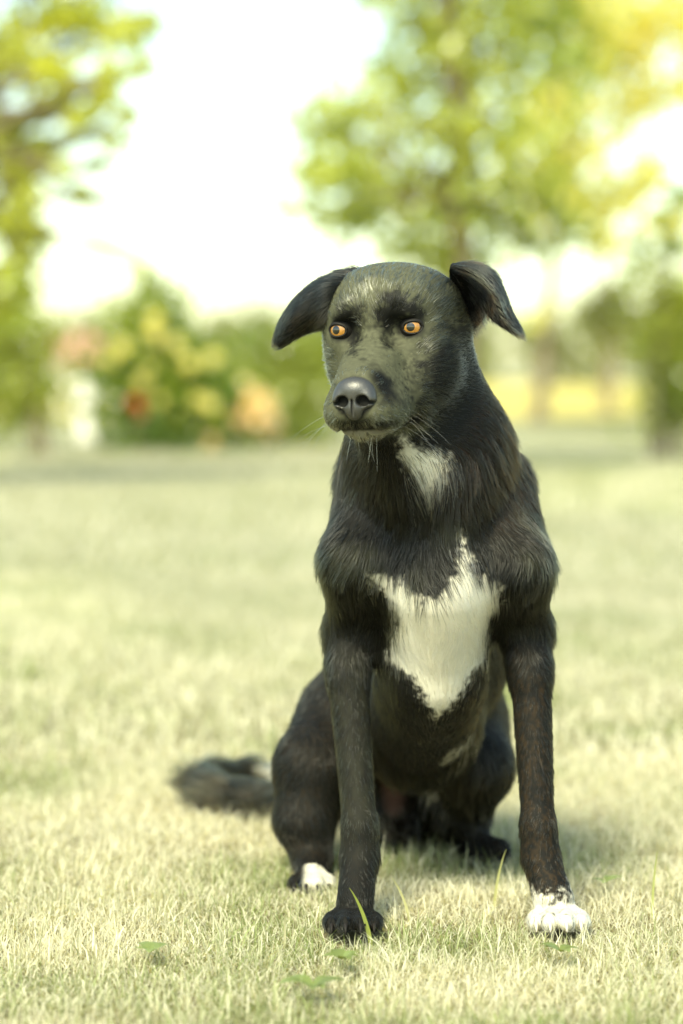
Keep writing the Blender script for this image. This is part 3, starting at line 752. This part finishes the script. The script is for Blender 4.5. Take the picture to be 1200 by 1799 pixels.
# ------------------------------------------------------------------ trees and shrubs behind
BARK = simple('brown_bark', (.19, .155, .105), .9, .35, 14, .6, .2)
LEAF = leafy('tree_leaf', trans=.5, rough=.22, spec=.9)
def leaf_mesh(cs, size, g, cols, droop=.4):
    """diamond leaves folded along the midrib"""
    n = len(cs); s = size * (.6 + .8 * g.random(n))[:, None]
    d = nrm(g.normal(0, 1, (n, 3)) + np.array((0, 0, -droop))); r = nrm(np.cross(d, g.normal(0, 1, (n, 3)))); k = np.cross(d, r)
    V = np.stack((cs - d * s * .5, cs + r * s * .33 + k * s * .08, cs + d * s * .5, cs - r * s * .33 + k * s * .08), 1).reshape(-1, 3)
    I = np.arange(n)[:, None] * 4
    return V, np.concatenate((I + np.array((0, 1, 2)), I + np.array((0, 2, 3)))), np.repeat(cols, 4, 0)
def tree(name, base, h, clusters, leaf, n_leaf, label, cat='tree', trunk_r=.1, cols=((.11, .14, .03), (.20, .21, .035)), group=None, seed=1, fork=.45, spread=.55, stems=1):
    """clusters: (x, y, z, radius) leaf clumps in metres relative to the base; limbs run to each of them"""
    g = np.random.default_rng(seed); root = empty(name, base)
    cl = np.array(clusters, float); V = []; Q = []; off = 0
    def add(path, rads, ns=7):
        nonlocal off
        v, q = tube(path, rads, ns); V.append(v); Q.append(q + off); off += len(v)
    top = np.array((cl[:, 0].mean() * .5, cl[:, 1].mean() * .5, h * .8)); fk = top * fork
    for s in range(stems):
        t = np.linspace(0, 1, 9)[:, None]; sw = np.sin(t * 5 + s * 2.1) * trunk_r * .5 * np.array((1, .6, 0)) * (t > 0)
        b0 = np.array((g.normal(0, .1), g.normal(0, .1), 0)) * (stems > 1)
        add(b0 * (1 - t) + top * t + sw - np.array((0, 0, .05)) * (1 - t), trunk_r * (1.25 - 1.0 * t[:, 0] ** .7) / stems ** .5 + .006, 9)
    for c in cl:
        a = top * np.clip(fork + (c[2] / h - .5) * .5 + g.normal(0, .06), .12, .98)
        t = np.linspace(0, 1, 7)[:, None]; mid = (a + c[:3]) / 2 + np.array((0, 0, .12 * np.linalg.norm(c[:3] - a)))
        path = a * (1 - t) ** 2 + 2 * mid * t * (1 - t) + c[:3] * t ** 2
        add(path, trunk_r * .26 * (1 - t[:, 0] * .88))
        for k in range(4):
            e = c[:3] + nrm(g.normal(0, 1, 3)) * c[3] * .8; add(np.array([path[4], (path[5] + e) / 2 + g.normal(0, .04, 3), e]), np.array((.3, .18, .06)) * trunk_r * .25, 5)
    under(mesh_np('trunk', np.concatenate(V) + np.array(base), quads=np.concatenate(Q), mat=BARK), root)
    w = cl[:, 3] ** 1.7; ix = g.choice(len(cl), n_leaf, p=w / w.sum())
    off_ = g.normal(0, .66, (n_leaf, 3))
    cs = cl[ix, :3] + off_ * cl[ix, 3:4] * np.array((1, 1, .8)) * (.5 + 1.0 * vnoise(cl[ix, :3] + off_ * .8, 2.6, seed + 3)[:, None])
    cs[:, 2] = np.maximum(cs[:, 2], .03)
    t = np.clip(vnoise(cs, 1.6, seed) * 1.2 - .1 + g.normal(0, .18, n_leaf), 0, 1)[:, None]
    c0, c1 = np.array(cols[0]), np.array(cols[1])
    v, tr, cc = leaf_mesh(cs, leaf, g, c0 + (c1 - c0) * t)
    under(mesh_np('crown', v + np.array(base), tris=tr, mat=LEAF, attrs={'tint': cc}, smooth=False), root)
    return tag(root, label, cat, group)
def at(px, py, y, base):
    return P(px, py, y) - np.array(base)
def from_px(lst, base):
    """clumps given as (column, row, distance, radius in px)"""
    return [(*at(a, b, y, base), S(r, y)) for a, b, y, r in lst]

YG = ((.25, .33, .085), (.54, .58, .15))
b = (P(800, 660, 12)[0], 12.0, 0)
tree('broadleaf_tree', b, 5.2, from_px([
    (600, 190, 11.6, 60), (600, 330, 11.4, 75), (655, 250, 12.2, 60), (690, 350, 12, 80), (760, 400, 12, 75), (640, 400, 11.5, 45), (580, 300, 11.2, 40),
    (780, 250, 12, 110), (850, 340, 12, 80), (780, 110, 12.2, 120), (900, 120, 12, 100), (880, 230, 11.7, 90), (830, 20, 12, 120), (960, 40, 12.2, 90), (730, 20, 12, 60), (700, 160, 12.3, 45),
    (830, 440, 12.4, 45), (900, 380, 12, 40), (820, -120, 12, 200), (950, -180, 12, 160), (700, -200, 12, 140), (760, 450, 12, 40), (800, 465, 12, 40), (715, 450, 12, 35), (570, 230, 11.5, 40), (560, 380, 11.5, 35), (540, 300, 11.5, 30), (960, 330, 12, 50), (930, 430, 12, 35), (1000, 400, 12, 35), (1010, 120, 12, 50)], b),
    0.10, 4600, 'tall leafy green tree rising behind the dog', trunk_r=.10, cols=YG, seed=3, group=None, fork=.5)
b = (P(945, 660, 27)[0], 27.0, 0)
tree('broadleaf_tree', b, 7.0, from_px([
    (1000, 230, 27, 70), (1010, 330, 27, 50), (1040, 380, 27, 40), (980, 160, 27, 60), (1080, 100, 27.2, 60), (1110, 190, 27, 40), (1130, 60, 27, 60), (1040, 20, 27, 70), (1060, 430, 27, 28), (1000, -120, 27, 160), (1120, -150, 27, 130), (950, 290, 27, 45), (930, 380, 27, 45), (945, 560, 27, 22), (900, 330, 27, 60), (1150, 300, 27, 30), (1180, 150, 27, 60), (1170, 400, 27, 40), (1100, 340, 27, 40), (1200, 30, 27, 60)], b),
    .17, 4200, 'sparse yellow leaved tree with a slim trunk right of the dog', trunk_r=.085, cols=((.50, .52, .15), (.78, .76, .30)), seed=5)
b = (P(-190, 660, 10)[0], 10.0, 0)
tree('broadleaf_tree', b, 5.0, from_px([
    (30, 60, 10, 45), (90, 120, 9.8, 34), (150, 40, 10, 40), (215, 60, 10, 30), (200, 130, 9.7, 28), (60, 190, 10, 34), (140, 210, 9.8, 26), (225, 200, 10, 20), (30, 300, 10, 36), (110, 300, 9.9, 18), (20, 400, 10, 40), (60, 350, 10, 26), (90, 30, 10, 34), (250, 120, 10, 18), (175, 290, 10, 16), (45, 450, 10, 22), (75, 415, 10, 18), (150, 345, 10, 16), (260, 40, 10, 20), (200, 250, 10, 18), (120, 160, 10, 24), (15, 230, 10, 30), (12, 490, 10, 30), (40, 510, 10, 22), (5, 540, 10, 30), (250, 470, 10, 10), (230, 350, 10, 14), (180, 170, 10, 20), (70, 260, 10, 20),
    (-80, 100, 10, 80), (-100, 300, 10, 80), (-60, -100, 10, 90), (-260, 0, 10, 130), (-300, 250, 10, 120), (120, -80, 10, 70), (240, -70, 10, 50)], b),
    .085, 5200, 'yellow green tree with branches hanging in at upper left', trunk_r=.15, cols=((.36, .43, .09), (.64, .67, .16)), seed=8)
SH = ((.08, .18, .032), (.34, .38, .055))
def shrub(name, px, y, lst, n, leaf, label, cols, seed, cat='shrub', stems=4, tr=.03):
    b = (P(px, 660, y)[0], y, 0); l = from_px(lst, b)
    return tree(name, b, max(c[2] + c[3] for c in l) * 1.0, l, leaf, n, label, cat, trunk_r=tr, cols=cols, seed=seed, stems=stems, fork=.3)
cone_shrub = shrub('garden_shrub', 285, 16.3, [(265, 500, 16.3, 22), (262, 540, 16.3, 42), (235, 580, 16.2, 50), (290, 585, 16.2, 60), (215, 650, 16.1, 60), (290, 670, 16, 75), (350, 650, 16.2, 60), (375, 700, 16.2, 45), (240, 720, 16, 55), (310, 745, 15.9, 55), (370, 755, 16, 40), (270, 770, 16, 40)],
      2400, .10, 'conical glossy green shrub in the left background', SH, 11)
shrub('garden_shrub', 500, 18, [(480, 600, 18, 40), (530, 620, 18, 55), (560, 600, 18.4, 50), (450, 650, 18, 45), (520, 690, 17.8, 60), (570, 680, 18, 60), (480, 730, 17.8, 40), (540, 750, 17.8, 45), (600, 640, 18.4, 50)],
      2000, .10, 'rounded dull green shrub half hidden behind the dog', ((.15, .22, .05), (.34, .38, .09)), 12)
shrub('garden_shrub', 40, 15, [(20, 580, 15, 50), (60, 600, 15, 45), (30, 660, 15, 55), (70, 690, 15, 40), (10, 730, 15, 55), (-40, 640, 15, 80), (-50, 560, 15, 60)],
      1700, .09, 'green shrub at the left edge of the lawn', ((.14, .23, .04), (.36, .40, .08)), 13)
shrub('garden_shrub', 1175, 14, [(1180, 520, 14, 45), (1160, 580, 14, 40), (1200, 600, 14, 60), (1165, 660, 14, 45), (1200, 700, 14, 60), (1170, 720, 14, 35), (1250, 560, 14, 80), (1260, 680, 14, 80), (1130, 470, 14, 24), (1122, 425, 14, 16), (1180, 430, 14, 26), (1195, 350, 14, 26), (1160, 380, 14, 14), (1110, 500, 14, 12)],
      1900, .09, 'bushy green shrub at the right edge of the lawn', ((.20, .28, .06), (.42, .46, .10)), 14)
# slim trees standing in the meadow, and the wood at its end
for px, y, h, lab, sd in ((1065, 36, 3.4, 'thin young tree in the meadow near the right edge', 32),):
    b = (P(px, 660, y)[0], y, 0)
    tree('young_tree', b, h, from_px([(px, 570, y, 42), (px - 30, 545, y, 30), (px + 34, 560, y, 34), (px + 6, 520, y, 26)], b), .13, 900, lab, trunk_r=.11, cols=((.14, .17, .05), (.26, .28, .07)), seed=sd, fork=.7)
def far_wood():
    """the hazy wood that closes the meadow: one mass of crowns over short trunks"""
    g = np.random.default_rng(44); FAR = leafy('far_leaf', trans=.3, rough=.6, spec=.2); cs = []; tv = []; tq = []; off = 0
    for i in range(30):
        x = -50 + i * 4.0 + g.normal(0, .9); y = 150 + g.normal(0, 8); h = g.uniform(3.2, 5.6)
        for _ in range(9):
            c = np.array((x + g.normal(0, 1.3), y + g.normal(0, 1.0), h * g.uniform(.2, .85))); cs.append(c + g.normal(0, .75, (70, 3)))
        v, q = tube(np.array(((x, y, -.1), (x + .1, y, h * .4), (x, y, h * .75))), (.22, .16, .05), 6); tv.append(v); tq.append(q + off); off += len(v)
    cs = np.concatenate(cs); cs[:, 2] = np.maximum(cs[:, 2], .15); t = vnoise(cs, .4, 6)[:, None]
    v, tr, cc = leaf_mesh(cs, .6, g, np.array((.15, .18, .075)) + t * np.array((.14, .13, .05)))
    o = mesh_np('far_wood', v, tris=tr, mat=FAR, attrs={'tint': cc}, smooth=False); tag(o, 'grey green wood along the far end of the meadow', 'wood', kind='stuff')
    k = mesh_np('trunk', np.concatenate(tv), quads=np.concatenate(tq), mat=BARK); k['kind'] = 'stuff'; under(k, o)
far_wood()

# ------------------------------------------------------------------ small things in the left background
def boxv(x0, x1, y0, y1, z0, z1):
    V = [(x, y, z) for x in (x0, x1) for y in (y0, y1) for z in (z0, z1)]
    return V, [(0, 1, 3, 2), (4, 6, 7, 5), (0, 4, 5, 1), (2, 3, 7, 6), (0, 2, 6, 4), (1, 5, 7, 3)]
def box(name, x0, x1, y0, y1, z0, z1, mat, parent):
    V, Q_ = boxv(x0, x1, y0, y1, z0, z1); o = mesh_np(name, V, quads=Q_, mat=mat, smooth=False); return under(o, parent)
PL = simple('pale_plaster', (.62, .60, .55), .85, .08, 3); RF = simple('terracotta_roof', (.44, .23, .17), .8, .2, 6); WD = simple('grey_door_wood', (.35, .33, .30), .8, .2, 5)
hx = P(100, 660, 34)[0]; shed = empty('garden_shed', (hx + 1, 34, 0))
box('wall', hx, hx + 1.3, 34, 36.2, 0, .95, PL, shed)
rv = [(hx - .1, 33.8, 0.9), (hx + 1.4, 33.8, 0.9), (hx + 1.4, 35.1, 1.25), (hx - .1, 35.1, 1.25), (hx - .1, 36.4, 0.9), (hx + 1.4, 36.4, 0.9)]
rv += [(a, b_, c - .08) for a, b_, c in rv]
under(mesh_np('roof', rv, quads=[(0, 1, 2, 3), (3, 2, 5, 4), (7, 6, 9, 8), (8, 9, 10, 11), (0, 6, 7, 1), (4, 5, 11, 10), (0, 3, 9, 6), (3, 4, 10, 9), (1, 7, 8, 2), (2, 8, 11, 5)], mat=RF, smooth=False), shed)
box('door', hx + .25, hx + .75, 33.96, 34.0, 0, 0.80, WD, shed)
tag(shed, 'low pale shed with a brick red roof in the far left background', 'shed')
WP = simple('white_painted_wood', (.80, .78, .72), .5, .05, 6)
for px, y, h, lab in ((150, 19, .62, 'white painted post left of the conical shrub'),):
    x = P(px, 660, y)[0]; po = empty('garden_post', (x, y, 0))
    box('shaft', x - .06, x + .06, y - .06, y + .06, 0, h - .12, WP, po); box('cap', x - .085, x + .085, y - .085, y + .085, h - .118, h - .07, WP, po)
    V_, Q_ = dome(np.array((x, y, h)), np.array((0, 0, 1.0)), .085, .001, math.pi - .01, 20, 12); under(mesh_np('ball', V_, quads=Q_, mat=WP), po)
    tag(po, lab, 'post')
# flowering plants
def flowers(name, px, py, y, heads, n_leaf, petal, label, seed, rad):
    """a low plant: leaves, stems, each flower head a part of many petals"""
    g = np.random.default_rng(seed); x = P(px, 660, y)[0]; root = empty(name, (x, y, 0)); hz = P(px, py, y)[2]
    cs = np.stack((g.normal(0, .16, n_leaf), g.normal(0, .12, n_leaf), g.uniform(.02, max(.1, hz), n_leaf)), 1) + np.array((x, y, 0))
    v, t, c = leaf_mesh(cs, .07, g, np.tile((.09, .15, .03), (n_leaf, 1)) * (.7 + .6 * g.random((n_leaf, 1))))
    under(mesh_np('foliage', v, tris=t, mat=LEAF, attrs={'tint': c}, smooth=False), root)
    for hx_, hy_ in heads:
        c0 = P(hx_, hy_, y - .1); n = 160
        d = nrm(g.normal(0, 1, (n, 3))); cs = c0 + d * rad * (.8 + .3 * g.random((n, 1)))
        v, t, c = leaf_mesh(cs, rad * .55, g, np.tile(petal, (n, 1)) * (.85 + .3 * g.random((n, 1)))); fl = under(mesh_np('flower_head', v, tris=t, mat=LEAF, attrs={'tint': c}, smooth=False), root)
        st = np.linspace(0, 1, 5)[:, None]; V_, Q_ = tube(np.array((x, y, 0)) * (1 - st) + c0 * st, [.008] * 5, 6); under(mesh_np('stem', V_, quads=Q_, mat=BARK), root)
    return tag(root, label, 'flowers')
flowers('flowering_plant', 440, 735, 17, [(425, 715), (455, 712), (440, 745), (470, 745), (412, 748), (448, 772), (430, 690)], 500, (.90, .82, .74), 'pale pink flowering plant between the two background shrubs', 71, .105)
flowers('flowering_plant', 240, 712, 15.2, [(238, 708), (246, 722)], 160, (.60, .11, .05), 'red flower in front of the conical shrub', 72, .042)
flowers('flowering_plant', 372, 782, 15.4, [(372, 780)], 120, (.80, .66, .45), 'cream flower low in front of the conical shrub', 73, .06)

# pale tufts invented as stand-ins for blurred sky glints on the conical shrub
gb = np.random.default_rng(90)
for px, py, r in ((215, 610, .06), (190, 636, .055), (262, 642, .05), (330, 640, .065), (250, 672, .065), (280, 706, .05), (272, 560, .06), (270, 588, .06), (310, 606, .06), (374, 630, .06), (345, 702, .06), (368, 712, .06)):
    c0 = P(px, py, 15.75); d = nrm(gb.normal(0, 1, (90, 3))); v, t, c = leaf_mesh(c0 + d * r * gb.random((90, 1)) ** .4, .05, gb, np.tile((.80, .80, .46), (90, 1)) * (.85 + .25 * gb.random((90, 1))))
    under(mesh_np('added_glint_tuft', v, tris=t, mat=LEAF, attrs={'tint': c}, smooth=False), cone_shrub)
# broad leaved weeds in the grass
WEED = leafy('weed_leaf', trans=.3, rough=.45, spec=.4)
for i, (px, py, y, nl, sz, lab) in enumerate(((550, 1755, -.31, 6, .027, 'flat broad leaved weed in the grass at the bottom edge'), (265, 1712, -.17, 5, .020, 'small dark weed in the grass lower left'), (600, 1705, -.20, 7, .020, 'green weed tuft in the grass in front of the left paw'), (985, 1690, -.17, 5, .019, 'green weed in the grass below the white paw'), (1062, 1560, .15, 4, .020, 'tiny green weed right of the white paw'))):
    g = np.random.default_rng(200 + i); x, _, _ = P(px, py, y); root = empty('broadleaf_weed', (x, y, 0))
    for k in range(nl):
        a = k * 2.4 + g.normal(0, .3); t = np.linspace(0, 1, 7); hd = np.array((math.cos(a), math.sin(a), 0)); sd = np.array((-math.sin(a), math.cos(a), 0)); L = sz * g.uniform(.8, 1.3)
        mid = np.array((x, y, .004)) + hd * (t * L)[:, None] + np.array((0, 0, 1)) * (L * (.75 * t - .55 * t ** 2) + .012)[:, None]
        w = (L * .30 * np.sin(np.clip(t * 1.02 + .03, 0, 1) * math.pi) ** .8)[:, None]
        V_ = np.concatenate((mid - sd * w + np.array((0, 0, .15)) * w, mid, mid + sd * w + np.array((0, 0, .15)) * w)); I = np.arange(6)
        Q_ = np.concatenate((np.stack((I, I + 7, I + 8, I + 1), 1), np.stack((I + 7, I + 14, I + 15, I + 8), 1)))
        under(mesh_np('leaf', V_, quads=Q_, mat=WEED, attrs={'tint': np.tile(np.array((.20, .25, .085)) * g.uniform(.8, 1.2), (21, 1))}), root)
    tag(root, lab, 'weed')

# single long grass blades that stand out of the lawn
for i, (px, y, h, dx, w, c, lab) in enumerate(((652, -.085, .072, -.022, .0042, (.30, .34, .09), 'long green grass blade leaning in front of the dark front paw'), (500, -.09, .045, .001, .0022, (.62, .58, .40), 'upright straw coloured grass stalk left of the dark front paw'),
        (868, .10, .075, .012, .0030, (.52, .52, .26), 'long pale grass stalk left of the white paw'), (1145, .05, .085, .004, .0026, (.45, .48, .20), 'tall grass stalk at the right side of the lawn'), (720, .02, .06, -.02, .0030, (.56, .54, .30), 'bent straw blade between the front legs'))):
    x = P(px, 1640, y)[0]; t = np.linspace(0, 1, 9)
    mid = np.stack((x + dx * t ** 1.4, y - .012 * t ** 2, h * (t - .12 * t ** 3)), 1); ww = (w * .5 * (1 - t ** 2.2) + .0002)[:, None]; sd = np.array((1, .25, 0))
    V_ = np.concatenate((mid - sd * ww, mid + np.array((0, .4, 0)) * ww, mid + sd * ww)); I = np.arange(8)
    Q_ = np.concatenate((np.stack((I, I + 9, I + 10, I + 1), 1), np.stack((I + 9, I + 18, I + 19, I + 10), 1)))
    tag(mesh_np('grass_blade', V_, quads=Q_, mat=GRASS, attrs={'tint': np.tile(c, (27, 1))}), lab, 'grass blade')
